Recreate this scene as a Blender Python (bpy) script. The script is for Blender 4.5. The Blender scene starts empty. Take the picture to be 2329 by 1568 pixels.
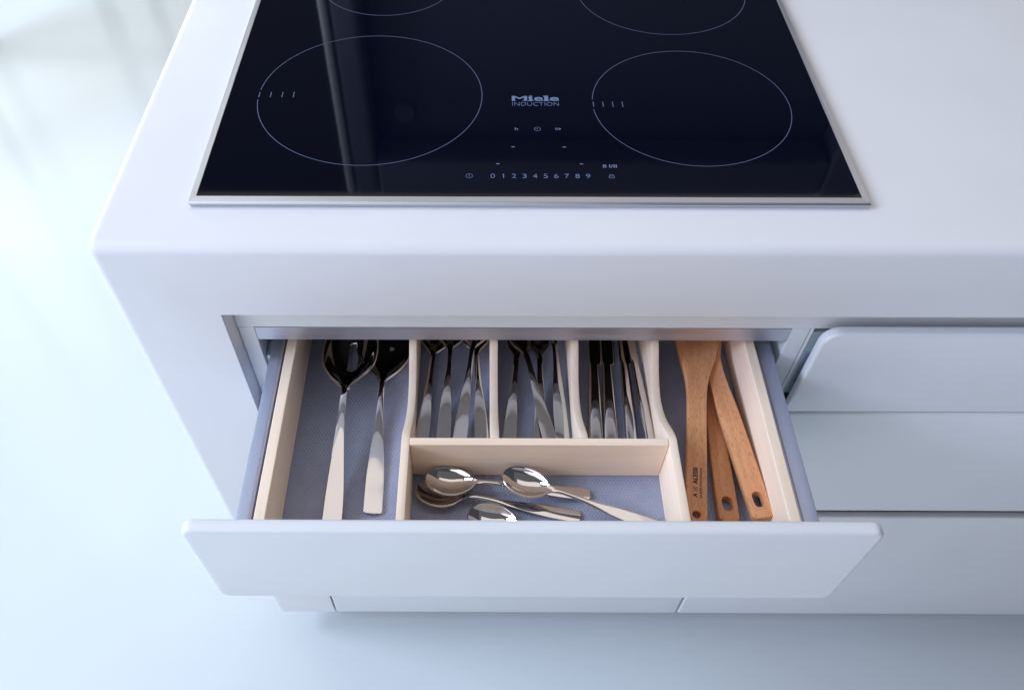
import bpy, bmesh, math, random
from mathutils import Vector, Matrix, Euler
random.seed(7)
C = bpy.context.scene.collection
scene = bpy.context.scene
# ------------------------------------------------------------------ camera
# metres; z = 0 is the top of the hob glass, the hob's front left glass corner is the origin
cam_d = bpy.data.cameras.new("camera"); cam = bpy.data.objects.new("camera", cam_d); C.objects.link(cam)
cam_d.sensor_width = 36.0; cam_d.sensor_fit = 'HORIZONTAL'
cam_d.lens = 1792.16 / 2328 * 36
cam_d.shift_x = 75.9 / 2328; cam_d.shift_y = 143.1 / 2328
cam_d.clip_start = 0.02; cam_d.clip_end = 60
cam.location = (0.25728, -0.57290, 0.46309)
cam.rotation_euler = (math.radians(90 - 53.9456), math.radians(0.0), math.radians(0.249))
cam_d.dof.use_dof = True; cam_d.dof.focus_distance = 0.76; cam_d.dof.aperture_fstop = 12
scene.camera = cam
# ------------------------------------------------------------------ world, lamps, exposure
w = bpy.data.worlds.new("World"); scene.world = w; w.use_nodes = True
w.node_tree.nodes['Background'].inputs[0].default_value = (0.80, 0.85, 1.0, 1)
w.node_tree.nodes['Background'].inputs[1].default_value = 0.09
scene.view_settings.view_transform = 'Standard'; scene.view_settings.look = 'None'
scene.view_settings.exposure = 0.0; scene.view_settings.gamma = 1.0
scene.view_settings.use_curve_mapping = False

def area(name, loc, target, sx, sy, power, col):
    d = bpy.data.lights.new(name, 'AREA'); d.shape = 'RECTANGLE'; d.size = sx; d.size_y = sy
    d.energy = power; d.color = col
    o = bpy.data.objects.new(name, d); C.objects.link(o); o.location = loc
    o.rotation_euler = (Vector(target) - Vector(loc)).to_track_quat('-Z', 'Y').to_euler()
    return o
area("side_window_light", (-2.9, 0.30, 2.60), (0.25, -0.1, -0.2), 1.05, 1.05, 82, (0.65, 0.79, 0.93))
area("side_window_light", (-3.3, -1.00, 1.70), (0.25, -0.1, -0.2), 1.05, 1.05, 110, (0.57, 0.67, 0.95))
area("ceiling_fill", (0.2, -0.3, 2.4), (0.2, -0.3, 0.0), 5.0, 4.0, 5, (1.0, 0.97, 0.9))  # added broad overhead fill standing in for a bright unseen ceiling
area("ceiling_fill", (0.3, 1.25, 2.35), (0.3, 0.6, 0.0), 4.0, 2.6, 32, (1.0, 0.93, 0.90))  # added overhead fill for the worktop, placed outside the hob's mirror view
area("room_light", (-1.3, -2.4, 1.1), (0.2, -0.1, -0.3), 3.6, 2.6, 54, (0.89, 0.90, 1.0))
area("low_front_fill", (-0.4, -1.9, -0.3), (0.25, 0.0, -0.25), 2.2, 0.9, 6, (0.75, 0.90, 1.0))  # added low fill for the cabinet fronts, too low to reach into the drawer
area("far_floor_fill", (-1.1, 2.3, 0.9), (-1.05, 1.75, -0.9), 0.8, 0.8, 7, (0.97, 1.0, 0.98))  # added fill that brightens the far left floor, no window stands here

# ------------------------------------------------------------------ materials
def mat(name, col=(.8,.8,.8), rough=.5, metal=0.0, spec=.5):
    m = bpy.data.materials.new(name); m.use_nodes = True
    b = m.node_tree.nodes['Principled BSDF']
    b.inputs['Base Color'].default_value = (*col, 1); b.inputs['Roughness'].default_value = rough
    b.inputs['Metallic'].default_value = metal; b.inputs['Specular IOR Level'].default_value = spec
    m['b'] = 1
    return m
def N(m, t, **kw):
    n = m.node_tree.nodes.new(t)
    for k, v in kw.items(): setattr(n, k, v)
    return n
def bsdf(m): return m.node_tree.nodes['Principled BSDF']
def lk(m, a, b): m.node_tree.links.new(a, b)
def coords(m, scale, kind='Object', rot=(0,0,0)):
    tc = N(m, 'ShaderNodeTexCoord'); mp = N(m, 'ShaderNodeMapping')
    mp.inputs['Scale'].default_value = scale; mp.inputs['Rotation'].default_value = rot
    lk(m, tc.outputs[kind], mp.inputs['Vector']); return mp.outputs['Vector']
def noise(m, vec, scale, detail=3, rough=.55):
    n = N(m, 'ShaderNodeTexNoise'); n.inputs['Scale'].default_value = scale
    n.inputs['Detail'].default_value = detail; n.inputs['Roughness'].default_value = rough
    lk(m, vec, n.inputs['Vector']); return n.outputs['Fac']
def ramp(m, fac, stops):
    r = N(m, 'ShaderNodeValToRGB'); e = r.color_ramp.elements
    while len(e) < len(stops): e.new(0.5)
    for el, (p, c) in zip(e, stops): el.position = p; el.color = (*c, 1)
    lk(m, fac, r.inputs['Fac']); return r.outputs['Color']
def rng(m, fac, a, b, c, d):
    r = N(m, 'ShaderNodeMapRange'); 
    for i, v in zip((1,2,3,4), (a,b,c,d)): r.inputs[i].default_value = v
    lk(m, fac, r.inputs[0]); return r.outputs[0]
def bump(m, h, strength, dist):
    b = N(m, 'ShaderNodeBump'); b.inputs['Strength'].default_value = strength; b.inputs['Distance'].default_value = dist
    lk(m, h, b.inputs['Height']); lk(m, b.outputs['Normal'], bsdf(m).inputs['Normal'])

M = {}
# solid surface of the worktop and lacquered fronts
m = M['white'] = mat('white_solid_surface', (.80,.815,.85), .42, spec=.4)
v = coords(m, (1,1,1)); n = noise(m, v, 9, 4)
lk(m, ramp(m, n, [(.3,(.70,.705,.725)),(.7,(.72,.725,.745))]), bsdf(m).inputs['Base Color'])
n2 = noise(m, coords(m,(1,1,1)), 14, 3); lk(m, rng(m, n2, .3,.7,.36,.48), bsdf(m).inputs['Roughness'])
m = M['lacquer'] = mat('white_matt_lacquer', (.79,.815,.85), .38, spec=.4)
v = coords(m, (1,1,1)); n = noise(m, v, 6, 4)
lk(m, ramp(m, n, [(.3,(.70,.72,.75)),(.7,(.725,.745,.775))]), bsdf(m).inputs['Base Color'])
m = M['carcass'] = mat('white_carcass_board', (.74,.77,.80), .5, spec=.3)
m = M['dark'] = mat('shaded_carcass_inside', (.05,.05,.055), .7)  # near-black colour puts the shade of the carcass interior into the boards
m = M['plinth'] = mat('grey_plinth', (.30,.32,.36), .5)
# poured floor
m = M['floor'] = mat('white_poured_floor', (.80,.845,.88), .2, spec=.11)
n = noise(m, coords(m,(1,1,1)), 1.4, 4); lk(m, ramp(m, n, [(.3,(.61,.655,.67)),(.7,(.635,.68,.695))]), bsdf(m).inputs['Base Color'])
n = noise(m, coords(m,(1,1,1)), 2.5, 3); lk(m, rng(m, n, .3,.7,.09,.14), bsdf(m).inputs['Roughness'])
# metals
def brushed(name, col, axis, rough=.32):
    m = mat(name, col, rough, 1.0)
    sc = [500,500,500]; sc[axis] = 4
    n = noise(m, coords(m, sc), 1, 4)
    lk(m, rng(m, n, .3,.7, rough-.08, rough+.1), bsdf(m).inputs['Roughness'])
    lk(m, ramp(m, n, [(.25,tuple(c*.86 for c in col)),(.75,col)]), bsdf(m).inputs['Base Color'])
    bump(m, n, .05, .0003)
    return m
M['alu'] = brushed('brushed_aluminium', (.66,.665,.74), 0, .46)
M['frame_x'] = brushed('brushed_steel_along_x', (.66,.68,.72), 0, .40)
M['frame_y'] = brushed('brushed_steel_along_y', (.66,.68,.72), 1, .40)
m = M['drawer_side'] = mat('grey_metallic_drawer_side', (.27,.29,.37), .42, .55)
n = noise(m, coords(m,(1,1,1)), 900, 2); lk(m, ramp(m, n, [(.35,(.35,.385,.51)),(.65,(.42,.455,.58))]), bsdf(m).inputs['Base Color'])
bump(m, n, .05, .0003)
M['gasket'] = mat('dark_gasket', (.03,.03,.032), .6)
m = M['steel'] = mat('polished_stainless_steel', (.65,.625,.61), .06, 1.0)
n = noise(m, coords(m,(1,1,1)), 60, 4); lk(m, rng(m, n, .35,.7,.045,.10), bsdf(m).inputs['Roughness'])
M['bracket'] = mat('zinc_bracket', (.50,.62,.66), .4, .35)
# glass of the hob
m = M['glass'] = mat('black_ceramic_glass', (.0014,.002,.0075), .035, spec=.20)
n = noise(m, coords(m,(1,1,1)), 700, 2); r = rng(m, n, .74,.80,.035,.3); lk(m, r, bsdf(m).inputs['Roughness'])
M['print'] = mat('grey_blue_print', (.15,.205,.37), .5, spec=.2)
M['print_dim'] = mat('grey_blue_line_print', (.11,.145,.26), .5, spec=.2)
# drawer mat with raised dots
m = M['mat'] = mat('grey_dotted_rubber_mat', (.17,.175,.205), .55, spec=.35)
tc = N(m, 'ShaderNodeTexCoord'); sep = N(m, 'ShaderNodeSeparateXYZ'); lk(m, tc.outputs['Object'], sep.inputs[0])
def math_(op, a, b=None):
    n = N(m, 'ShaderNodeMath', operation=op)
    for i, x in enumerate((a, b)):
        if x is None: continue
        if isinstance(x, (int, float)): n.inputs[i].default_value = x
        else: lk(m, x, n.inputs[i])
    return n.outputs[0]
P = 0.0035
def lattice(ox, oy):
    fx = math_('SUBTRACT', math_('FRACT', math_('ADD', math_('DIVIDE', sep.outputs[0], P), ox + 100)), .5)
    fy = math_('SUBTRACT', math_('FRACT', math_('ADD', math_('DIVIDE', sep.outputs[1], P*1.6), oy + 100)), .5)
    d = math_('SQRT', math_('ADD', math_('MULTIPLY', fx, fx), math_('MULTIPLY', math_('MULTIPLY', fy, fy), 2.56)))
    return d
d = math_('MINIMUM', lattice(0,0), lattice(.5,.5))
dot = rng(m, d, .20, .44, 1, 0)
bump(m, dot, .6, .0007)
n = noise(m, coords(m,(1,1,1)), 40, 4); lk(m, ramp(m, n, [(.3,(.295,.32,.44)),(.7,(.335,.362,.495))]), bsdf(m).inputs['Base Color'])
# pale maple of the tray: grain runs along the long axis of each board
def maple(name, axis, tint=(1,1,1)):
    m = mat(name, (.74,.60,.48), .5, spec=.3)
    sc = [90,90,90]; sc[axis] = 3.0
    n1 = noise(m, coords(m, sc), 1.0, 5, .6)
    sc2 = [420,420,420]; sc2[axis] = 9
    n2 = noise(m, coords(m, sc2), 1.0, 3)
    n3 = noise(m, coords(m, (6,6,6)), 1.0, 3)
    a = N(m, 'ShaderNodeMath', operation='ADD'); lk(m, n1, a.inputs[0]); lk(m, n2, a.inputs[1])
    a2 = N(m, 'ShaderNodeMath', operation='MULTIPLY_ADD'); lk(m, a.outputs[0], a2.inputs[0]); a2.inputs[1].default_value = .38; 
    s = N(m, 'ShaderNodeMath', operation='MULTIPLY'); lk(m, n3, s.inputs[0]); s.inputs[1].default_value = .24
    lk(m, s.outputs[0], a2.inputs[2])
    lk(m, ramp(m, a2.outputs[0], [(p_, tuple(a_*b_ for a_, b_ in zip(c_, tint))) for p_, c_ in ((.30,(.85,.67,.52)),(.5,(.94,.79,.66)),(.7,(.96,.845,.735)))]), bsdf(m).inputs['Base Color'])
    bump(m, n2, .08, .0004)
    return m
M['maple_x'] = maple('pale_maple_along_x', 0, (1,.94,.87)); M['maple_y'] = maple('pale_maple_along_y', 1, (1,.97,.92))  # warmer tint on the x boards stands in for light bounced between the boards
# beech with short dark flecks along local x
def beech(name, light, darkc, fleck):
    m = mat(name, light, .5, spec=.3)
    n1 = noise(m, coords(m, (5,75,75)), 1.0, 4, .6)
    base = ramp(m, n1, [(.3, darkc), (.7, light)])
    v = N(m, 'ShaderNodeTexVoronoi'); v.feature = 'F1'; v.inputs['Scale'].default_value = 1.0; v.inputs['Randomness'].default_value = 1.0
    lk(m, coords(m, (120, 1000, 1000)), v.inputs['Vector'])
    f = rng(m, v.outputs['Distance'], .22, .40, 1, 0)
    msk = rng(m, noise(m, coords(m,(40,220,220)), 1.0, 2), .36, .52, 0, 1)
    mu = N(m, 'ShaderNodeMath', operation='MULTIPLY'); lk(m, f, mu.inputs[0]); lk(m, msk, mu.inputs[1])
    mu2 = N(m, 'ShaderNodeMath', operation='MULTIPLY'); lk(m, mu.outputs[0], mu2.inputs[0]); mu2.inputs[1].default_value = .5
    mx = N(m, 'ShaderNodeMix', data_type='RGBA'); lk(m, mu2.outputs[0], mx.inputs[0]); lk(m, base, mx.inputs[6])
    mx.inputs[7].default_value = (*fleck, 1)
    # larger ray flecks
    v2 = N(m, 'ShaderNodeTexVoronoi'); v2.inputs['Scale'].default_value = 1.0; lk(m, coords(m, (170, 330, 330), rot=(0,0,.35)), v2.inputs['Vector'])
    f2 = rng(m, v2.outputs['Distance'], .12, .26, .4, 0)
    mx2 = N(m, 'ShaderNodeMix', data_type='RGBA'); lk(m, f2, mx2.inputs[0]); lk(m, mx.outputs[2], mx2.inputs[6]); mx2.inputs[7].default_value = (*darkc, 1)
    lk(m, mx2.outputs[2], bsdf(m).inputs['Base Color'])
    bump(m, n1, .06, .0005)
    return m
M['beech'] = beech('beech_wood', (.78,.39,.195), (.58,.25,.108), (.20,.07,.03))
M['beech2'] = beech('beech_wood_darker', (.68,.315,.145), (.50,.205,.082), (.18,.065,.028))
M['burnt'] = mat('burnt_in_lettering', (.075,.028,.018), .7)
# window panes (lit) and frames, wall unit that the hob glass mirrors
m = M['pane'] = mat('daylit_window_pane', (.9,.9,.9), .3)
bsdf(m).inputs['Emission Color'].default_value = (.97,1.0,1.0,1); bsdf(m).inputs['Emission Strength'].default_value = 1.8
m = M['pane_side'] = mat('daylit_side_window_pane', (.9,.9,.9), .3)
bsdf(m).inputs['Emission Color'].default_value = (.92,.98,1.0,1); bsdf(m).inputs['Emission Strength'].default_value = 2.4
M['window_frame'] = mat('white_window_frame', (.86,.89,.91), .5)
M['unit'] = mat('grey_lacquer_wall_unit', (.21,.225,.29), .45)
M['unit_dark'] = mat('grey_niche_back', (.115,.13,.18), .6)
M['highlight'] = mat('white_edge_highlight', (.92,.95,1.0), .3)  # near-white colour paints the highlight on the post's rounded edge

# ------------------------------------------------------------------ mesh helpers
def put(name, bm, material, parent=None, smooth=False, angle=None):
    me = bpy.data.meshes.new(name)
    bmesh.ops.recalc_face_normals(bm, faces=bm.faces)
    bm.to_mesh(me); bm.free(); me.materials.append(material)
    if smooth:
        for p in me.polygons: p.use_smooth = True
        if angle: me.set_sharp_from_angle(angle=math.radians(angle))
    o = bpy.data.objects.new(name, me); C.objects.link(o)
    if parent is not None: o.parent = parent
    return o
def thing(name, label, cat, loc=(0,0,0), group=None):
    o = bpy.data.objects.new(name, None); C.objects.link(o); o.location = loc; o.empty_display_size = .05
    o['label'] = label; o['category'] = cat
    if group: o['group'] = group
    return o
def box(x0,x1,y0,y1,z0,z1, bev=0.0, seg=2, bm=None):
    t = bmesh.new()
    bmesh.ops.create_cube(t, size=1)
    for v in t.verts: v.co = Vector(((x0+x1)/2+v.co.x*(x1-x0), (y0+y1)/2+v.co.y*(y1-y0), (z0+z1)/2+v.co.z*(z1-z0)))
    if bev: bmesh.ops.bevel(t, geom=t.edges[:], offset=bev, segments=seg, affect='EDGES', profile=.5)
    if bm is None: return t
    me = bpy.data.meshes.new('tmp'); t.to_mesh(me); t.free(); bm.from_mesh(me); bpy.data.meshes.remove(me); return bm
def extrude_poly(pts, axis, a, b):
    """closed 2D outline swept along an axis ('x','y','z') from a to b"""
    bm = bmesh.new()
    def mk(p, t):
        return {'x': (t, p[0], p[1]), 'y': (p[0], t, p[1]), 'z': (p[0], p[1], t)}[axis]
    A = [bm.verts.new(mk(p, a)) for p in pts]; B = [bm.verts.new(mk(p, b)) for p in pts]
    fa = bm.faces.new(A); fb = bm.faces.new(B[::-1]); n = len(pts)
    for i in range(n): bm.faces.new((A[i], A[(i+1)%n], B[(i+1)%n], B[i]))
    bmesh.ops.recalc_face_normals(bm, faces=bm.faces)
    return bm
def rrect(x0,x1,z0,z1, r, seg=8):
    """rounded rectangle; r = one radius or (bl, br, tr, tl)"""
    if not isinstance(r, tuple): r = (r,)*4
    out = []
    for (cx, cz, a0, rr) in ((x0,z0,180,r[0]),(x1,z0,270,r[1]),(x1,z1,0,r[2]),(x0,z1,90,r[3])):
        ox = cx + (rr if cx == x0 else -rr); oz = cz + (rr if cz == z0 else -rr)
        for i in range(seg+1):
            a = math.radians(a0 + 90*i/seg); out.append((ox+rr*math.cos(a), oz+rr*math.sin(a)))
    return out
def front_panel(x0,x1,z0,z1, yfront, thick, r, fillet=.0035, back=.0035):
    pts = rrect(x0,x1,z0,z1,r)
    bm = extrude_poly(pts, 'y', yfront, yfront+thick)
    fe = [e for e in bm.edges if all(abs(v.co.y-yfront)<1e-6 for v in e.verts)]
    bmesh.ops.bevel(bm, geom=fe, offset=fillet, segments=4, affect='EDGES', profile=.5)
    be = [e for e in bm.edges if all(abs(v.co.y-(yfront+thick))<1e-6 for v in e.verts)]
    bmesh.ops.bevel(bm, geom=be, offset=back, segments=3, affect='EDGES', profile=.5)
    return bm
def text_mesh(name, s, size, loc, material, parent, rotz=0, xscale=1.0, yscale=1.0, offset=0.0, shear=0, align='CENTER', extr=.00012, fit=None):
    cu = bpy.data.curves.new('txt', 'FONT'); cu.body = s; cu.size = size; cu.align_x = align; cu.align_y = 'CENTER'
    cu.offset = offset; cu.shear = shear; cu.extrude = extr; cu.resolution_u = 4
    o = bpy.data.objects.new('txt', cu); C.objects.link(o)
    dg = bpy.context.evaluated_depsgraph_get(); dg.update()
    me = bpy.data.meshes.new_from_object(o.evaluated_get(dg))
    bpy.data.objects.remove(o); bpy.data.curves.remove(cu)
    if fit:   # scale to (width, height) about its centre
        xs = [v.co.x for v in me.vertices]; ys = [v.co.y for v in me.vertices]
        cx, cy = (min(xs)+max(xs))/2, (min(ys)+max(ys))/2
        fx, fy = fit[0]/(max(xs)-min(xs)), fit[1]/(max(ys)-min(ys))
        for v in me.vertices: v.co.x = (v.co.x-cx)*fx; v.co.y = (v.co.y-cy)*fy
    me.transform(Matrix.Diagonal((xscale, yscale, 1, 1)))
    me.name = name; me.materials.clear(); me.materials.append(material)
    ob = bpy.data.objects.new(name, me); C.objects.link(ob); ob.location = loc; ob.rotation_euler = (0,0,rotz); ob.parent = parent
    return ob

# ------------------------------------------------------------------ dimensions
YF = -0.0608          # front plane of the island
YC = -0.0365          # front edge of the carcass boards
TOP = -0.006          # worktop surface
FB = -0.0915          # underside of the worktop's front
XL, XO, XS, XR = -0.0890, 0.0096, 0.5940, 1.62     # island left side, opening left side, seam of the two columns, right end
BOT = -0.8335; FLOOR = -0.906
# ------------------------------------------------------------------ setting
bm = box(-7, 7, -6, 7, FLOOR-.05, FLOOR); o = put('floor', bm, M['floor']); o['kind'] = 'structure'
# daylit glazing beyond the island: seen blurred over the floor and mirrored in it
def glazing(name, label, frames, panes, group, pm=M['pane']):
    t = thing(name, label, 'window', group=group)
    for f in frames: put('frame_bar', box(*f, bev=.004), M['window_frame'], t)
    for p in panes: put('pane', box(*p), pm, t)
    return t
YW = 3.2; XW = -1.36
X0, X1, ZS, ZT2 = -4.6, -.95, -.10, 1.15
bars = [(X0,X1,YW,YW+.06,FLOOR,FLOOR+.10), (X0,X1,YW,YW+.06,ZS-.04,ZS+.04), (X0,X1,YW,YW+.06,ZT2,ZT2+.08)]
mull = [(-4.6,-4.5),(-3.2,-3.12),(-2.25,-2.14),(-1.60,-1.50),(-1.34,-1.27),(-1.04,-.95)]
bars += [(a,b,YW,YW+.06,z0,z1) for a,b in mull for z0,z1 in ((FLOOR+.102,ZS-.042),(ZS+.042,ZT2-.002))]
panes = [(m0[1]+.001,m1[0]-.001,YW+.02,YW+.03,z0,z1) for m0,m1 in zip(mull,mull[1:]) for z0,z1 in ((FLOOR+.102,ZS-.042),(ZS+.042,ZT2-.002))]
glazing('window_wall', 'tall white-framed glazing at the far left, mirrored faintly in the floor', bars, panes, 'daylit windows')
bars = [(XW-.06,XW,.93,.98,FLOOR,1.3), (XW-.06,XW,1.33,1.40,FLOOR,1.3), (XW-.06,XW,1.72,1.795,FLOOR,1.3)]
panes = []
for y0,y1 in ((.981,1.329),(1.401,1.719)):
    bars += [(XW-.06,XW,y0,y1,FLOOR,FLOOR+.08),(XW-.06,XW,y0,y1,.50,.68),(XW-.06,XW,y0,y1,1.12,1.3)]
    panes += [(XW-.03,XW-.02,y0,y1,FLOOR+.081,.499),(XW-.03,XW-.02,y0,y1,.681,1.119)]
glazing('side_window', 'white-framed window in two tiers left of the island, mirrored on the floor', bars, panes, 'daylit windows', M['pane_side'])
# wall unit with a niche, mirrored in the hob glass
t = thing('wall_unit', 'tall pale wall unit with a recessed niche, mirrored in the black hob glass', 'cupboard', (0.6,1.36,FLOOR))
def wu(n, *a, mt='unit', bev=.012): o = put(n, box(*a, bev=bev, seg=5), M[mt], t, True, 40); o.location = (-0.6,-1.36,-FLOOR); return o
wu('post', -.125,-.05,1.36,1.80,FLOOR,1.10,bev=.020); wu('post', 1.28,1.40,1.36,1.80,FLOOR,1.10)
wu('top_panel', -.049,1.279,1.362,1.80,.975,1.098); wu('back_panel', -.049,1.279,1.47,1.79,FLOOR,.973, mt='unit_dark', bev=.002)
wu('edge_highlight', -.147,-.1255,1.352,1.42,FLOOR,1.085, mt='highlight', bev=.010)  # added pale strip, draws the bright streak of the lit post edge
bm = bmesh.new(); bmesh.ops.create_cone(bm, cap_ends=True, segments=40, radius1=.034, radius2=.030, depth=.014)
o = put('round_knob', bm, M['unit'], t, True, 40); o.location = (.033-.6, 1.462-1.36, .88-FLOOR); o.rotation_euler = (math.pi/2,0,0)

# ------------------------------------------------------------------ island
isl = thing('kitchen_island', 'white kitchen island with a rounded solid worktop and waterfall end panel', 'kitchen island', (XO,YF,FLOOR))
OFF = (-XO, -YF, -FLOOR)
def part(name, bm, m, parent=isl, smooth=False, angle=None, **kw):
    o = put(name, bm, M[m], parent, smooth, angle)
    if parent is isl: o.location = OFF
    for k, v in kw.items(): o[k] = v
    return o
# worktop and waterfall end in one piece
prof = [(XL,BOT),(XL,TOP),(XR,TOP),(XR,FB),(XO,FB),(XO,BOT)]
bm = extrude_poly(prof, 'y', YF, .78)
def is_e(e, f): return all(f(v.co) for v in e.verts)
big = [e for e in bm.edges if is_e(e, lambda c: abs(c.y-YF)<1e-6 and abs(c.z-TOP)<1e-6) or is_e(e, lambda c: abs(c.x-XL)<1e-6 and abs(c.z-TOP)<1e-6) or is_e(e, lambda c: abs(c.x-XL)<1e-6 and abs(c.y-YF)<1e-6)]
bmesh.ops.bevel(bm, geom=big, offset=.0105, segments=6, affect='EDGES', profile=.5)
part('worktop', bm, 'white', smooth=True, angle=50)
# carcass boards: two columns
def board(name, *a, m='carcass', bev=.0006): return part(name, box(*a, bev=bev, seg=1), m)
board('top_board', XO+.0003,XR-.1, YC,.74, -.1355, FB-.001)
cols = [(XO+.0006, .5917), (.5925, XR-.1)]
for a,b in cols:
    board('side_board', a, a+(.0164 if a < .1 else .0036), YC,.74, BOT+.01, -.1358)
    board('side_board', b-.0185, b, YC,.74, BOT+.01, -.1358)
    board('bottom_board', a+.0166, b-.0187, YC,.74, BOT+.012, BOT+.028)
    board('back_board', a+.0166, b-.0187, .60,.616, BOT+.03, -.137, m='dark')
for a,b in cols:
    board('shade_sheet', a+.0168, b-.0189, YC+.0625,.598, -.1385, -.1358, m='dark')  # added dark sheet in place of shade, so the cutlery mirrors black
part('rail_shade_fill', box(.0285,.5715,YC+.0128,YC+.062,-.1515,-.1388), 'dark')  # added dark fill painting the shade under the rail, mirrored by the handles
# brushed cross rail over the open drawer (a channel)
x0,x1 = .0272,.5730
pr = [(YC,-.1360),(YC+.06,-.1360),(YC+.06,-.1385),(YC+.0025,-.1385),(YC+.0025,-.1518),(YC+.012,-.1518),(YC+.012,-.1542),(YC,-.1542)]
part('cross_rail', extrude_poly(pr, 'x', x0, x1), 'alu')
part('cross_rail', extrude_poly(pr, 'x', .611, XR-.12), 'alu')
board('plinth', .06, XR-.15, .03, .70, FLOOR, BOT+.008, m='plinth')
# slide behind the drawer side
for xa in (.0272, .5655):
    part('drawer_slide', box(xa, xa+.0075, YC+.004, .42, -.232, -.186, bev=.002), 'bracket')

# closed drawers
def closed_drawer(x0,x1,z0,z1,label,r=.006, side=True):
    d = part('drawer', front_panel(x0,x1,z0,z1,YF,.0125,r,fillet=.0030,back=.004), 'lacquer', smooth=True, angle=35)
    d['label'] = label
    return d
TOPZ, BOTZ = -.1163, -.2490
d1 = closed_drawer(.5947, 1.4945, -.2462, TOPZ, 'closed top drawer front right of the open drawer', (.006,.012,.016,.0185))
put('drawer_side', box(.6140,.6265, YF+.016,.40,-.232,-.150, bev=.0012), M['bracket'], d1)
put('drawer_side', box(1.465,1.478, YF+.016,.40,-.232,-.150, bev=.0012), M['bracket'], d1)
put('front_bracket', box(.5970,.6135, YC+.001,.02,-.244,-.142, bev=.001), M['bracket'], d1)
put('adjuster_cover', box(.5985,.6100, YC-.0012,YC+.0008,-.222,-.172, bev=.0004), M['drawer_side'], d1)
closed_drawer(.5947, 1.4945, -.4720, -.2488, 'closed middle drawer front right of the open drawer', .004)
closed_drawer(.5947, 1.4945, BOT-.001, -.4905, 'closed bottom drawer front in the right column', (.004,.004,.006,.006))
closed_drawer(.0118, .5915, -.4720, -.2488, 'closed middle drawer front below the open drawer', .004)
closed_drawer(.0118, .5915, BOT-.001, -.4905, 'closed bottom drawer front below the open drawer', (.004,.004,.006,.006))

# ------------------------------------------------------------------ open drawer
DF, DB = -.2765, -.2640     # front and back of the pulled-out front panel
MATZ = -.221
dr = thing('open_drawer', 'pulled-out white drawer with grey metal sides holding the cutlery tray', 'drawer', (.299,DF,-.2515))
DO = (-.299,-DF,.2515)
def dpart(name, bm, m, smooth=False, angle=None, parent=dr):
    o = put(name, bm, M[m], parent, smooth, angle)
    if parent is dr: o.location = DO
    return o
dpart('front_panel', front_panel(.0098,.5902,-.2518,TOPZ+.0005,DF,DB-DF,(.012,.012,.010,.010),fillet=.0042,back=.0040), 'lacquer', True, 35)
def side_rail(x0, x1, inner):
    s = -1 if inner == 'r' else 1
    if inner == 'r':   # left rail, step on its right
        pr = [(x0,-.240),(x0,-.1700),(x1-.0018,-.1700),(x1,-.1722),(x1,-.1800),(x1+.0022,-.1806),(x1+.0022,-.240)]
    else:
        pr = [(x1,-.240),(x1,-.1700),(x0+.0030,-.1700),(x0+.0024,-.1712),(x0,-.1712),(x0,-.240)][::-1]
    bm = extrude_poly(pr, 'y', DB+.0002, .215)
    es = [e for e in bm.edges if all(v.co.z > -.1702 for v in e.verts) and abs(e.verts[0].co.y-e.verts[1].co.y) > .1]
    bmesh.ops.bevel(bm, geom=es, offset=.0012, segments=3, affect='EDGES', profile=.5)
    return dpart('side_rail', bm, 'drawer_side', True, 30)
side_rail(.0368,.0497,'r'); side_rail(.5455,.5628,'l')
for xa,xb in ((.0355,.0366),(.5630,.5641)):
    dpart('latch_cover', box(xa,xb,-.218,-.150,-.214,-.1735,bev=.0004), 'drawer_side')
dpart('bottom_panel', box(.0522,.5452,DB+.0004,.213,-.237,MATZ-.0032,bev=.0004), 'carcass')
dpart('back_panel', box(.0372,.5620,.2155,.2280,-.237,-.150,bev=.001), 'drawer_side')
# runner tip at the left, inside the carcass
bm = bmesh.new()
mt = thing('drawer_mat', 'grey non-slip mat of raised dots lining the open drawer', 'drawer mat', (.299,0,MATZ-.003))
o = put('mat_sheet', box(.0560,.5420,DB+.002,.211,MATZ-.003,MATZ,bev=.0005), M['mat'], mt); o.location = (-.299,0,-(MATZ-.003))

# ------------------------------------------------------------------ tray
TZ = -.165; TB = MATZ+.0004
tray = thing('cutlery_tray', 'pale maple cutlery tray with scooped dividers inside the open drawer', 'cutlery tray', (.299,-.02,TB))
TO = (-.299,.02,-TB)
def tpart(name, bm, m, smooth=False, angle=None):
    o = put(name, bm, M[m], tray, smooth, angle); o.location = TO; return o
Y0, Y1 = DB+.003, .208
def straight_wall(name, x0, x1):
    return tpart(name, box(x0,x1,Y0,Y1,TB,TZ,bev=.0009,seg=2), 'maple_y')
straight_wall('side_wall', .0540,.0645); straight_wall('side_wall', .5335,.5440)
tpart('end_wall', box(.0647,.5333,Y0,Y0+.0085,TB,TZ-.002,bev=.0009), 'maple_x')
tpart('end_wall', box(.0647,.5333,Y1-.0085,Y1,TB,TZ-.002,bev=.0009), 'maple_x')
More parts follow.
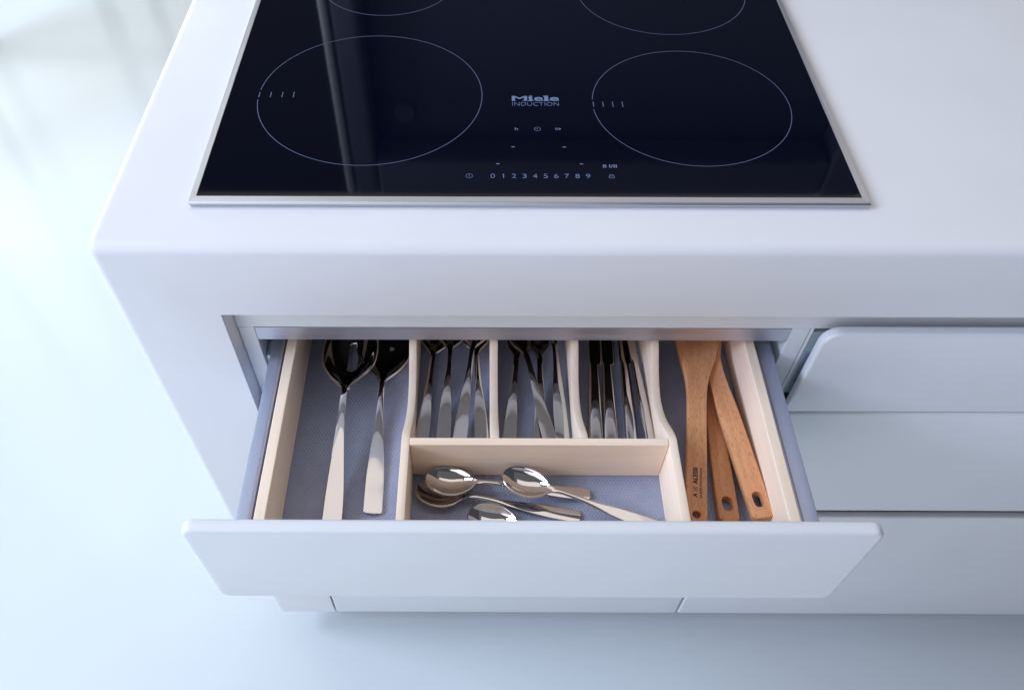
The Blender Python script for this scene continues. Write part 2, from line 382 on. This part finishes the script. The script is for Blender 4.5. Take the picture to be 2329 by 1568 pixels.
# scooped top line of a divider: level in front, dipping behind the cross wall, rising again under the worktop
KEY = [(-.2545,TZ),(-.1535,TZ),(-.1480,-.1662),(-.1400,-.1700),(-.1300,-.1765),(-.1200,-.1832),(-.1100,-.1890),(-.1000,-.1932),(-.0900,-.1958),(-.0790,-.1967),(-.0680,-.1945),(-.0560,-.1895),(-.0430,-.1815),(-.0320,-.1735),(-.0240,-.1688),(-.0150,-.1660),(.000,TZ),(.1990,TZ)]
def divider(x0, x1, ya):
    k = [(y,z) for y,z in KEY if y >= ya+1e-4]
    k = [(ya, TZ)] + k
    # smooth resampling (Catmull-Rom)
    pts = []
    for i in range(len(k)-1):
        p0,p1,p2,p3 = k[max(i-1,0)],k[i],k[i+1],k[min(i+2,len(k)-1)]
        for s in range(3):
            u = s/3; 
            f = lambda a,b,c,d: .5*((2*b)+(-a+c)*u+(2*a-5*b+4*c-d)*u*u+(-a+3*b-3*c+d)*u**3)
            yy = p1[0]+(p2[0]-p1[0])*u; zz = min(f(p0[1],p1[1],p2[1],p3[1]), TZ); pts.append((yy,zz))
    pts.append(k[-1])
    outline = pts + [(k[-1][0],TB),(ya,TB)]
    bm = extrude_poly(outline, 'x', x0, x1)
    es = [e for e in bm.edges if abs(e.verts[0].co.x-e.verts[1].co.x)<1e-6 and min(v.co.z for v in e.verts) > TB+.004]
    bmesh.ops.bevel(bm, geom=es, offset=.0009, segments=2, affect='EDGES', profile=.5)
    return tpart('divider', bm, 'maple_y', True, 40)
divider(.1815,.1895,-.2530); divider(.2669,.2753,-.1508); divider(.3530,.3606,-.1508); divider(.4372,.4455,-.2530)
tpart('cross_wall', box(.1896,.4371,-.1592,-.1510,TB,TZ+.0002,bev=.0008,seg=2), 'maple_x')

# ------------------------------------------------------------------ hob
hob = thing('induction_hob', 'black glass induction hob framed in brushed steel on the worktop', 'hob', (.30,-.0085,TOP))
HO = (-.30,.0085,-TOP)
def hpart(name, bm, m, smooth=False, angle=None, parent=hob):
    o = put(name, bm, M[m], parent, smooth, angle)
    if parent is hob: o.location = HO
    return o
gl = hpart('glass_plate', box(-.0002,.6002,-.0002,.492,TOP+.001,0,bev=.0003,seg=1), 'glass')
fx0,fx1,fy0,fy1 = -.0068,.6068,-.0094,.499
ft = .0004     # frame stands a touch proud of the glass
def frame(pts, m):   # mitred bar: outline on top, slanted outer face
    bm = bmesh.new()
    (a,b,c,d) = pts   # outer start, outer end, inner end, inner start
    sl = .0016
    cx, cy = .30, .245
    def out(p): return (p[0] + (sl if p[0] < cx else -sl), p[1] + (sl if p[1] < cy else -sl))
    lo = [bm.verts.new((*out(p), TOP+.0001)) for p in (a,b)]; 
    mid = [bm.verts.new((*p, -.0012)) for p in (a,b)]
    ins = lambda p, q, k: (p[0]+(q[0]-p[0])*k, p[1]+(q[1]-p[1])*k)
    up = [bm.verts.new((*ins(a,d,.16), ft)) , bm.verts.new((*ins(b,c,.16), ft))]
    inn = [bm.verts.new((*d, ft-.0002)), bm.verts.new((*c, ft-.0002))]
    il = [bm.verts.new((*d, TOP+.0011)), bm.verts.new((*c, TOP+.0011))]
    rows = [lo, mid, up, inn, il]
    for r0, r1 in zip(rows, rows[1:]): bm.faces.new((r0[0],r0[1],r1[1],r1[0]))
    bm.faces.new((il[0],il[1],lo[1],lo[0]))
    bm.faces.new([r[0] for r in rows][::-1]); bm.faces.new([r[1] for r in rows])
    return hpart('frame_bar', bm, m)
g0 = .0004
frame(((fx0,fy0),(fx1,fy0),(.6+g0,-g0),(-g0,-g0)), 'frame_x')
frame(((fx1,fy0),(fx1,fy1),(.6+g0,.4922),(.6+g0,-g0)), 'frame_y')
frame(((fx1,fy1),(fx0,fy1),(-g0,.4922),(.6+g0,.4922)), 'frame_x')
frame(((fx0,fy1),(fx0,fy0),(-g0,-g0),(-g0,.4922)), 'frame_y')
PZ = .00022
def ring(cx, cy, r, wd=.0006, gap=None, n=160):
    bm = bmesh.new(); a0, a1 = 0, 2*math.pi
    if gap: a0, a1 = gap[1], gap[0] + 2*math.pi
    prev = None
    for i in range(n+1):
        a = a0 + (a1-a0)*i/n
        p = bm.verts.new((cx+(r-wd/2)*math.cos(a), cy+(r-wd/2)*math.sin(a), PZ)); q = bm.verts.new((cx+(r+wd/2)*math.cos(a), cy+(r+wd/2)*math.sin(a), PZ))
        if prev: bm.faces.new((prev[0], prev[1], q, p))
        prev = (p, q)
    return put('cooking_zone_ring', bm, M['print_dim'], gl)
def bars(name, items, m='print'):
    bm = bmesh.new()
    for (x0,x1,y0,y1) in items:
        bm.faces.new([bm.verts.new(p) for p in ((x0,y0,PZ),(x1,y0,PZ),(x1,y1,PZ),(x0,y1,PZ))])
    return put(name, bm, M[m], gl)
def gapang(cx, cy, r, ya, yb): return (math.pi - math.asin((ya-cy)/r), math.pi - math.asin((yb-cy)/r))
ring(.1437,.1579,.1139, gap=gapang(.1437,.1579,.1139,.1672,.1500))
ring(.4683,.1432,.0991, gap=gapang(.4683,.1432,.0991,.1515,.1345))
ring(.1450,.3950,.0793); ring(.4674,.3747,.0985)
for xs, y0, y1 in (((.0302,.0419,.0537,.0653),.1540,.1630), ((.3700,.3797,.3895,.3993),.1388,.1476)):
    for x in xs: bars('power_tick', [(x-.0004,x+.0004,y0,y1)], 'print_dim')
# lettering and symbols
LG = [('M',.2879,.3034),('i',.3041,.3100),('e',.3106,.3194),('l',.3198,.3259),('e',.3264,.3357)]
for ch,x0,x1 in LG:
    hgt = {'M':.0086,'i':.0091,'e':.0066,'l':.0091}[ch]
    text_mesh('brand_letter', ch, .01, ((x0+x1)/2, .1486+hgt/2, PZ), M['print'], gl, offset=.0002, fit=(x1-x0 - (.0022 if ch in 'il' else 0), hgt))
bars('letter_serif', [(.2879,.2922,.1486,.1498),(.2986,.3034,.1486,.1498),(.2879,.2906,.1562,.1573),(.3010,.3034,.1562,.1573),(.3041,.3100,.1486,.1499),(.3041,.3068,.1538,.1550),(.3198,.3259,.1486,.1499),(.3198,.3226,.1564,.1576)])
text_mesh('lettering', 'INDUCTION', .008, (.31165,.1433,PZ), M['print'], gl, offset=-.00018, fit=(.0469,.0060))
for i in range(10):
    x = .2677 + i*(.3559-.2677)/9
    if i == 1: bars('power_number', [(x-.0001,x+.0006,.0261,.0321),(x-.0010,x-.0001,.0306,.0313)])
    else: text_mesh('power_number', str(i), .007, (x,.0291,PZ), M['print'], gl, fit=(.0039,.0060), offset=-.0001)
text_mesh('timer_symbol', 'h', .006, (.2913,.1015,PZ), M['print'], gl, fit=(.0029,.0044))
text_mesh('stop_go_symbol', 'II/', .005, (.3312,.1015,PZ), M['print'], gl, fit=(.0036,.0035))
bm = bmesh.new(); bm.faces.new([bm.verts.new(p) for p in ((.3333,.0998,PZ),(.3352,.1015,PZ),(.3333,.1032,PZ))]); put('play_symbol', bm, M['print'], gl)
def small_ring(name, cx, cy, r, wd):
    o = ring(cx, cy, r, wd, n=40); o.name = name; o.data.materials.clear(); o.data.materials.append(M['print'])
small_ring('clock_symbol', .31195,.1015,.0029,.0004); bars('clock_hands', [(.3118,.3121,.1012,.1034),(.3102,.3121,.1011,.1014)])
small_ring('power_symbol', .2460,.0291,.0030,.0004); bars('power_symbol_bar', [(.2458,.2462,.0272,.0310)])
for x0,y in ((.2858,.0728),(.3347,.0728),(.2710,.0470),(.3494,.0470)): bars('zone_dash', [(x0,x0+.0032,y-.0006,y+.0006)])
text_mesh('booster_symbol', 'B', .006, (.3726,.0438,PZ), M['print'], gl, fit=(.0034,.0044))
text_mesh('booster_symbol', 'I/II', .006, (.3802,.0438,PZ), M['print'], gl, offset=.0001, fit=(.0072,.0044))
bars('lock_symbol', [(.3750,.3800,.0262,.0266),(.3750,.3754,.0266,.0291),(.3796,.3800,.0266,.0291),(.3750,.3800,.0291,.0295),(.3774,.3777,.0272,.0284),(.3758,.3762,.0295,.0312),(.3789,.3793,.0295,.0312),(.3760,.3791,.0312,.0316)])

# ------------------------------------------------------------------ cutlery
def interp(keys, u):
    if u <= keys[0][0]: return keys[0][1]
    for i in range(len(keys)-1):
        (a,va),(b,vb) = keys[i],keys[i+1]
        if u <= b:
            t = (u-a)/(b-a)
            ka = (keys[i+1][1]-keys[i-1][1])/(keys[i+1][0]-keys[i-1][0]) if i>0 else (vb-va)/(b-a)
            kb = (keys[i+2][1]-keys[i][1])/(keys[i+2][0]-keys[i][0]) if i+2<len(keys) else (vb-va)/(b-a)
            h = b-a; t2,t3 = t*t,t*t*t
            return va*(2*t3-3*t2+1)+ka*h*(t3-2*t2+t)+vb*(-2*t3+3*t2)+kb*h*(t3-t2)
    return keys[-1][1]
def surface_piece(stations, width, height, dish, crown, thick, nv=17, gaps=None):
    """thin stamped metal piece along +x: (bm, u of every face)"""
    bm = bmesh.new(); rows = []
    for u in stations:
        wv, hv, dv, cv = width(u), height(u), dish(u), crown(u)
        row = []
        for j in range(nv):
            v = -1 + 2*j/(nv-1)
            z = hv - dv*(1-abs(v)**2.2) + cv*(1-v*v)
            row.append(bm.verts.new((u, wv*v, z)))
        rows.append(row)
    for i in range(len(rows)-1):
        for j in range(nv-1):
            if gaps and gaps((stations[i]+stations[i+1])/2, -1+2*(j+.5)/(nv-1)): continue
            bm.faces.new((rows[i][j], rows[i+1][j], rows[i+1][j+1], rows[i][j+1]))
    for v in [v for v in bm.verts if not v.link_faces]: bm.verts.remove(v)
    return bm
def solid(bm, t):
    bmesh.ops.recalc_face_normals(bm, faces=bm.faces)
    if sum(f.normal.z for f in bm.faces) < 0: bmesh.ops.reverse_faces(bm, faces=bm.faces)
    bmesh.ops.solidify(bm, geom=bm.faces[:], thickness=t)
    bm.normal_update()
    rim = [e for e in bm.edges if len(e.link_faces)==2 and e.calc_face_angle(0) > math.radians(55)]
    bmesh.ops.bevel(bm, geom=rim, offset=t*.28, segments=2, affect='EDGES', profile=.5, clamp_overlap=True)
def split_named(bm, cuts, names, material, parent):
    """one continuous surface cut into parts at x = cuts, keeping the whole surface's shading normals"""
    for c in cuts: bmesh.ops.bisect_plane(bm, geom=bm.verts[:]+bm.edges[:]+bm.faces[:], plane_co=(c,0,0), plane_no=(1,0,0))
    bm.normal_update()
    bounds = [-1]+list(cuts)+[9]
    nrm = {}
    for v in bm.verts: nrm[(round(v.co.x,6),round(v.co.y,6),round(v.co.z,6))] = v.normal.copy()
    outs = []
    for k, nm in enumerate(names):
        b2 = bm.copy()
        kill = [f for f in b2.faces if not (bounds[k] <= f.calc_center_median().x < bounds[k+1])]
        bmesh.ops.delete(b2, geom=kill, context='FACES')
        me = bpy.data.meshes.new(nm); b2.to_mesh(me); b2.free(); me.materials.append(material)
        for p in me.polygons: p.use_smooth = True
        me.normals_split_custom_set_from_vertices([nrm.get((round(v.co.x,6),round(v.co.y,6),round(v.co.z,6)), v.normal) for v in me.vertices])
        o = bpy.data.objects.new(nm, me); C.objects.link(o); o.parent = parent; outs.append(o)
    bm.free()
    return outs
def lin(a, b, n): return [a+(b-a)*i/n for i in range(n+1)]
def end_round(u, w, L, r, we):   # rounded corners at the handle end
    if u < r: return w - r*(1-math.sqrt(max(0,1-((r-u)/r)**2)))
    return w
def tip_taper(u, u0, L, wmax, p=2.0):
    t = min(1,max(0,(u-u0)/(L-u0))); return wmax*max(.02,(1-t**p))**.5
def spoon_mesh(L, we, wn, wb, un, um, depth, arch, hz, thick=.0024):
    """L length, we end half width, wn neck half width, wb bowl half width, un neck position, um widest position"""
    st = lin(0,.004,6)+lin(.004,un*.97,34)[1:]+lin(un*.97,um,26)[1:]+lin(um,L*.985,20)[1:]+lin(L*.985,L-.00015,7)[1:]
    wk = [(0,we),(un*.3,we*.93),(un*.7,wn*1.25),(un*.93,wn),(un,wn*1.1),(un+(um-un)*.35,wb*.62),(un+(um-un)*.7,wb*.93),(um,wb)]
    def width(u):
        if u <= um: wv = interp(wk, u)
        else: wv = tip_taper(u, um, L, wb, 2.1)
        return end_round(u, wv, L, .0035, we)
    hk = [(0,hz[0]),(un*.25,hz[0]+.001),(un*.6,arch*.72),(un*.88,arch),(un+(um-un)*.3,arch*.93),(um,arch*.85),(L,arch*.98)]
    dk = [(0,0),(un*.9,0),(un+.002,depth*.12),(un+(um-un)*.5,depth*.72),(um,depth),(um+(L-um)*.55,depth*.72),(L,0)]
    ck = [(0,.0003),(un*.5,.0004),(un*.9,.0009),(un+.004,0),(L,0)]
    bm = surface_piece(st, width, lambda u: interp(hk,u), lambda u: max(0,interp(dk,u)), lambda u: max(0,interp(ck,u)), thick)
    solid(bm, thick)
    return bm, un*.97
def fork_mesh(L, we, wn, wh, un, arch, hz, thick=.0023):
    ut = un+.030
    st = lin(0,.004,6)+lin(.004,un*.97,34)[1:]+lin(un*.97,ut,14)[1:]+lin(ut,L,22)[1:]
    wk = [(0,we),(un*.3,we*.93),(un*.7,wn*1.25),(un*.93,wn),(un,wn*1.15),(un+.012,wh*.75),(un+.022,wh*.97),(ut,wh),(L,wh*.92)]
    hk = [(0,hz[0]),(un*.25,hz[0]+.001),(un*.6,arch*.72),(un*.88,arch),(un+.02,arch*.55),(ut+.015,arch*.22),(L,arch*.8)]
    dk = [(0,0),(un*.9,0),(un+.015,.0022),(ut,.003),(L,.001)]
    def gaps(u, v):
        if u < ut: return False
        k = (v+1)/2*21     # 21 strips: tines 3, gaps 3
        return int(k) % 6 in (3,4,5)
    bm = surface_piece(st, lambda u: end_round(u, interp(wk,u), L, .0035, we), lambda u: interp(hk,u), lambda u: max(0,interp(dk,u)), lambda u: .0006 if u<un*.9 else 0.0, thick, nv=22, gaps=gaps)
    solid(bm, thick)
    return bm, un*.97
def knife_mesh(L, we, wn, wbl, un):
    """handle and blade as closed lofted bodies"""
    def loft(st, hw, ht, n=18, pw=2.6, yoff=lambda u: 0):
        bm = bmesh.new(); rings = []
        for u in st:
            a, b = hw(u), ht(u); r = []
            for k in range(n):
                t = 2*math.pi*k/n; c, s = math.cos(t), math.sin(t)
                r.append(bm.verts.new((u, yoff(u)+a*abs(c)**(2/pw)*(1 if c>=0 else -1), b*abs(s)**(2/pw)*(1 if s>=0 else -1))))
            rings.append(r)
        for r0,r1 in zip(rings,rings[1:]):
            for k in range(n): bm.faces.new((r0[k],r0[(k+1)%n],r1[(k+1)%n],r1[k]))
        bm.faces.new(rings[0][::-1]); bm.faces.new(rings[-1]); return bm
    hk = [(0,we*.80),(.0012,we*.93),(.004,we),(un*.35,we*.98),(un*.7,(we+wn)/2),(un*.93,wn),(un,wn)]
    tk = [(0,.0014),(.0015,.0022),(.006,.0030),(un*.5,.0034),(un*.9,.0030),(un,.0024)]
    h = loft([0,.0006,.0012,.0022,.004]+lin(.006,un,26), lambda u: interp(hk,u), lambda u: interp(tk,u))
    bk = [(un,wbl*.72),(un+.003,wbl),(un+(L-un)*.6,wbl),(un+(L-un)*.9,wbl*.75),(L,wbl*.15)]
    b = loft([un+.0001,un+.001,un+.003]+lin(un+.006,L,18), lambda u: interp(bk,u), lambda u: .0011, pw=2.0, yoff=lambda u: -.0015)
    return h, b
def orient(o, E, Nn, pitch=0.0, roll=0.0):
    """put the handle end at E with the piece pointing towards Nn (plan view)"""
    yaw = math.atan2(Nn[1]-E[1], Nn[0]-E[0])
    o.location = E
    o.rotation_euler = (Matrix.Rotation(yaw,3,'Z') @ Matrix.Rotation(-pitch,3,'Y') @ Matrix.Rotation(roll,3,'X')).to_euler()
def copy_tree(src):
    r = src.copy(); C.objects.link(r)
    for ch in src.children:
        c = ch.copy(); C.objects.link(c); c.parent = r
    return r
def relabel(o, label): o['label'] = label; return o
R = math.radians

# table spoons
sp = thing('table_spoon', '', 'spoon', group='table spoons in the left compartment')
bm, cut = spoon_mesh(.200,.0074,.0027,.0200,.134,.172,.0085,.0125,(.0030,))
split_named(bm, [cut], ['handle','bowl'], M['steel'], sp)
bm = None
spots = [((.1945,-.141),(.2045,-.010),.000, -.5, 0, 'table spoon lying closest to the left divider, handle leaning right'),
         ((.2180,-.139),(.2232,-.015),.003, 1.5, 0, 'table spoon second from the left divider, bowl edge showing under the rail'),
         ((.2335,-.141),(.2455,-.030),.006, 3.0, 4, 'table spoon third from the left divider, bowl turned to the right'),
         ((.2600,-.141),(.2530,-.021),.000, 1.0, 0, 'table spoon leaning left beside the second divider')]
for i,(e,nn,dz,pt,rl,lab) in enumerate(spots):
    o = sp if i == 0 else copy_tree(sp)
    orient(o, (e[0],e[1],MATZ+.0004+dz), nn, R(pt), R(rl)); relabel(o, lab)
# table forks
fk = thing('table_fork', '', 'fork', group='table forks in the middle compartment')
bm, cut = fork_mesh(.200,.0074,.0028,.0118,.132,.0125,(.0030,))
split_named(bm, [cut], ['handle','tined_head'], M['steel'], fk)
spots = [((.2850,-.142),(.2962,-.020),.000, 0, 0, 'table fork beside the second divider, handle leaning right'),
         ((.3195,-.141),(.3222,-.025),.000, -.6, 0, 'table fork lying underneath the crossing fork'),
         ((.3325,-.141),(.3074,-.019),.0055, 1.4, 0, 'table fork crossing over its neighbours, handle pointing right'),
         ((.3422,-.1180),(.3385,-.0006),.001, .6, 5, 'table fork beside the third divider with its whole handle end showing')]
for i,(e,nn,dz,pt,rl,lab) in enumerate(spots):
    o = fk if i == 0 else copy_tree(fk)
    orient(o, (e[0],e[1],MATZ+.0004+dz), nn, R(pt), R(rl)); relabel(o, lab)
# knives
kn = thing('table_knife', '', 'knife', group='table knives in the right compartment')
h, b = knife_mesh(.212,.0076,.0056,.0072,.125)
for nm, bmx in (('handle',h),('blade',b)): put(nm, bmx, M['steel'], kn, True, 45)
spots = [((.3755,-.143),(.3827,-.018),.0036, 0, 0, 'table knife lying flat closest to the third divider'),
         ((.3918,-.143),(.3975,-.018),.0036, 0, 0, 'table knife lying flat second from the third divider'),
         ((.4140,-.143),(.4168,-.015),.0052, .4, 18, 'table knife tilted on its edge, third from the third divider'),
         ((.4338,-.143),(.4275,-.018),.0076, .5, 38, 'table knife leaning on edge against the fourth divider')]
for i,(e,nn,dz,pt,rl,lab) in enumerate(spots):
    o = kn if i == 0 else copy_tree(kn)
    orient(o, (e[0],e[1],MATZ+.0006+dz), nn, R(pt), R(rl)); relabel(o, lab)
# teaspoons in the front compartment
ts = thing('teaspoon', '', 'teaspoon', group='small spoons in the front compartment')
bm, cut = spoon_mesh(.1625,.0066,.0024,.0152,.1135,.1390,.0072,.0105,(.0026,),.0022)
split_named(bm, [cut], ['handle','bowl'], M['steel'], ts)
spots = [((.3545,-.2075),(.1910,-.1800),.0000, 0, 4, 'small spoon lying lowest, its dark bowl tucked under another'),
         ((.3655,-.1830),(.2030,-.1760),.0012, 4.0, 2, 'small spoon against the cross wall, bowl on top of the lowest spoon'),
         ((.4330,-.2215),(.2805,-.1735),.0030, 5.0, -2, 'small spoon lying topmost with its pale handle slanting to the right'),
         ((.4050,-.2420),(.2475,-.2110),.0000, 2.2, -3, 'small spoon nearest the drawer front, half hidden by it')]
for i,(e,nn,dz,pt,rl,lab) in enumerate(spots):
    o = ts if i == 0 else copy_tree(ts)
    orient(o, (e[0],e[1],MATZ+.0004+dz), nn, R(pt), R(rl)); relabel(o, lab)
# serving pieces
s2 = thing('serving_spoon', 'large steel serving spoon lying beside the slotted one, whole handle end showing', 'serving spoon')
bm, cut = spoon_mesh(.255,.0092,.0031,.0300,.158,.212,.0095,.015,(.0045,),.0028)
split_named(bm, [cut], ['handle','bowl'], M['steel'], s2)
orient(s2, (.1520,-.2055,MATZ+.0004), (.1485,-.0522), R(-.8), R(9))
s1 = thing('slotted_serving_spoon', 'large steel serving spoon with a long slot in its bowl', 'serving spoon')
bm, cut = spoon_mesh(.290,.0098,.0036,.0285,.180,.228,.018,.020,(.0045,),.0028)
# cut the slot through the bowl
me = bpy.data.meshes.new('tmp'); bm.to_mesh(me); bm.free(); tmp = bpy.data.objects.new('tmp', me); C.objects.link(tmp)
slot = [(p[0],p[1]) for p in rrect(.2135,.2530,-.0057,.0057,.0056,8)]
cb = extrude_poly(slot, 'z', -.05, .05); me2 = bpy.data.meshes.new('tmp2'); cb.to_mesh(me2); cb.free(); cut_o = bpy.data.objects.new('tmp2', me2); C.objects.link(cut_o)
md = tmp.modifiers.new('b', 'BOOLEAN'); md.operation = 'DIFFERENCE'; md.object = cut_o; md.solver = 'EXACT'
dg = bpy.context.evaluated_depsgraph_get(); dg.update()
me3 = bpy.data.meshes.new_from_object(tmp.evaluated_get(dg))
bm = bmesh.new(); bm.from_mesh(me3)
for x in (tmp, cut_o): bpy.data.objects.remove(x)
for x in (me, me2, me3): bpy.data.meshes.remove(x)
split_named(bm, [cut], ['handle','slotted_bowl'], M['steel'], s1)
orient(s1, (.1160,-.2490,MATZ+.0100), (.1160,-.0686), R(.2), R(-3))

# ------------------------------------------------------------------ wooden utensils
def wooden(name, label, outline, holes, z0, z1, m, E, Nn, pitch, roll, bev=.0012):
    t = thing(name, label, 'wooden utensil', group='wooden utensils in the right compartment')
    bm = extrude_poly(outline, 'z', z0, z1)
    es = [e for e in bm.edges if abs(e.verts[0].co.z-e.verts[1].co.z)<1e-6]
    bmesh.ops.bevel(bm, geom=es, offset=bev, segments=3, affect='EDGES', profile=.5)
    me = bpy.data.meshes.new('tmp'); bm.to_mesh(me); bm.free(); tmp = bpy.data.objects.new('tmp', me); C.objects.link(tmp)
    hb = bmesh.new()
    for h in holes:
        e = extrude_poly(h, 'z', z0-.02, z1+.02); mm = bpy.data.meshes.new('t'); e.to_mesh(mm); e.free(); hb.from_mesh(mm); bpy.data.meshes.remove(mm)
    me2 = bpy.data.meshes.new('tmp2'); hb.to_mesh(me2); hb.free(); co = bpy.data.objects.new('tmp2', me2); C.objects.link(co)
    md = tmp.modifiers.new('b','BOOLEAN'); md.operation = 'DIFFERENCE'; md.object = co; md.solver = 'EXACT'
    dg = bpy.context.evaluated_depsgraph_get(); dg.update()
    me3 = bpy.data.meshes.new_from_object(tmp.evaluated_get(dg))
    for x in (tmp, co): bpy.data.objects.remove(x)
    bm = bmesh.new(); bm.from_mesh(me3); 
    for x in (me, me2, me3): bpy.data.meshes.remove(x)
    o = put('handle', bm, M[m], t, True, 32)
    orient(t, E, Nn, R(pitch), R(roll))
    return t, o
def paddle(we, keys, L, r=.005):
    """half-width keys along x -> closed outline"""
    st = [r*(1-math.cos(math.pi/2*i/6)) for i in range(7)] + lin(r, L, 40)[1:]
    up = [(u, end_round(u, interp(keys,u), L, r, we)) for u in st]
    return up + [(u,-v) for u,v in reversed(up)]
def oval(cx, a, b, n=24): return [(cx+a*math.cos(2*math.pi*k/n), b*math.sin(2*math.pi*k/n)) for k in range(n)]
def stadium(cx, a, b): return rrect(cx-a,cx+a,-b,b,b*.98,8)
k2 = [(0,.0098),(.03,.0102),(.08,.0093),(.16,.0070),(.19,.0085),(.235,.026),(.29,.030),(.30,.022)]
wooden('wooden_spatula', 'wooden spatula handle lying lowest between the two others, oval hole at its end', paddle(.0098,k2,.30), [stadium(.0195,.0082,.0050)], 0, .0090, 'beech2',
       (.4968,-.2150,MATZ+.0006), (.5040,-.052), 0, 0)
k3 = [(0,.0102),(.04,.0106),(.12,.0104),(.19,.0100),(.24,.0240),(.29,.0270),(.30,.020)]
wooden('wooden_spatula', 'wooden spatula leaning on the right tray wall, rising over the lower one', paddle(.0102,k3,.30), [stadium(.0200,.0085,.0046)], 0, .0092, 'beech',
       (.5262,-.2175,MATZ+.0130), (.5100,-.0380), .1, -7)
k1 = [(0,.0105),(.04,.0103),(.10,.0100),(.165,.0099),(.19,.0120),(.215,.0180),(.240,.0235),(.30,.0300),(.32,.024)]
w1, h1 = wooden('wooden_turner', 'wooden turner with branded lettering lying on top, handle next to the fourth divider', paddle(.0105,k1,.32), [oval(.0290,.0043,.0040)], 0, .0088, 'beech',
       (.4585,-.2410,MATZ+.0090), (.4880,-.051), 2.4, 0)
tz = .0089
text_mesh('lettering', 'A', .006, (.0496,.0015,tz), M['burnt'], h1, offset=.00020, fit=(.0044,.0046))
text_mesh('lettering', 'di', .006, (.0566,.0015,tz), M['burnt'], h1, offset=-.00008, shear=.35, fit=(.0060,.0047))
text_mesh('lettering', 'ALESSI', .006, (.0710,.0015,tz), M['burnt'], h1, offset=.00022, fit=(.0185,.0046))
text_mesh('lettering', 'JASPER MORRISON', .004, (.0640,-.0042,tz), M['burnt'], h1, fit=(.0335,.0028))
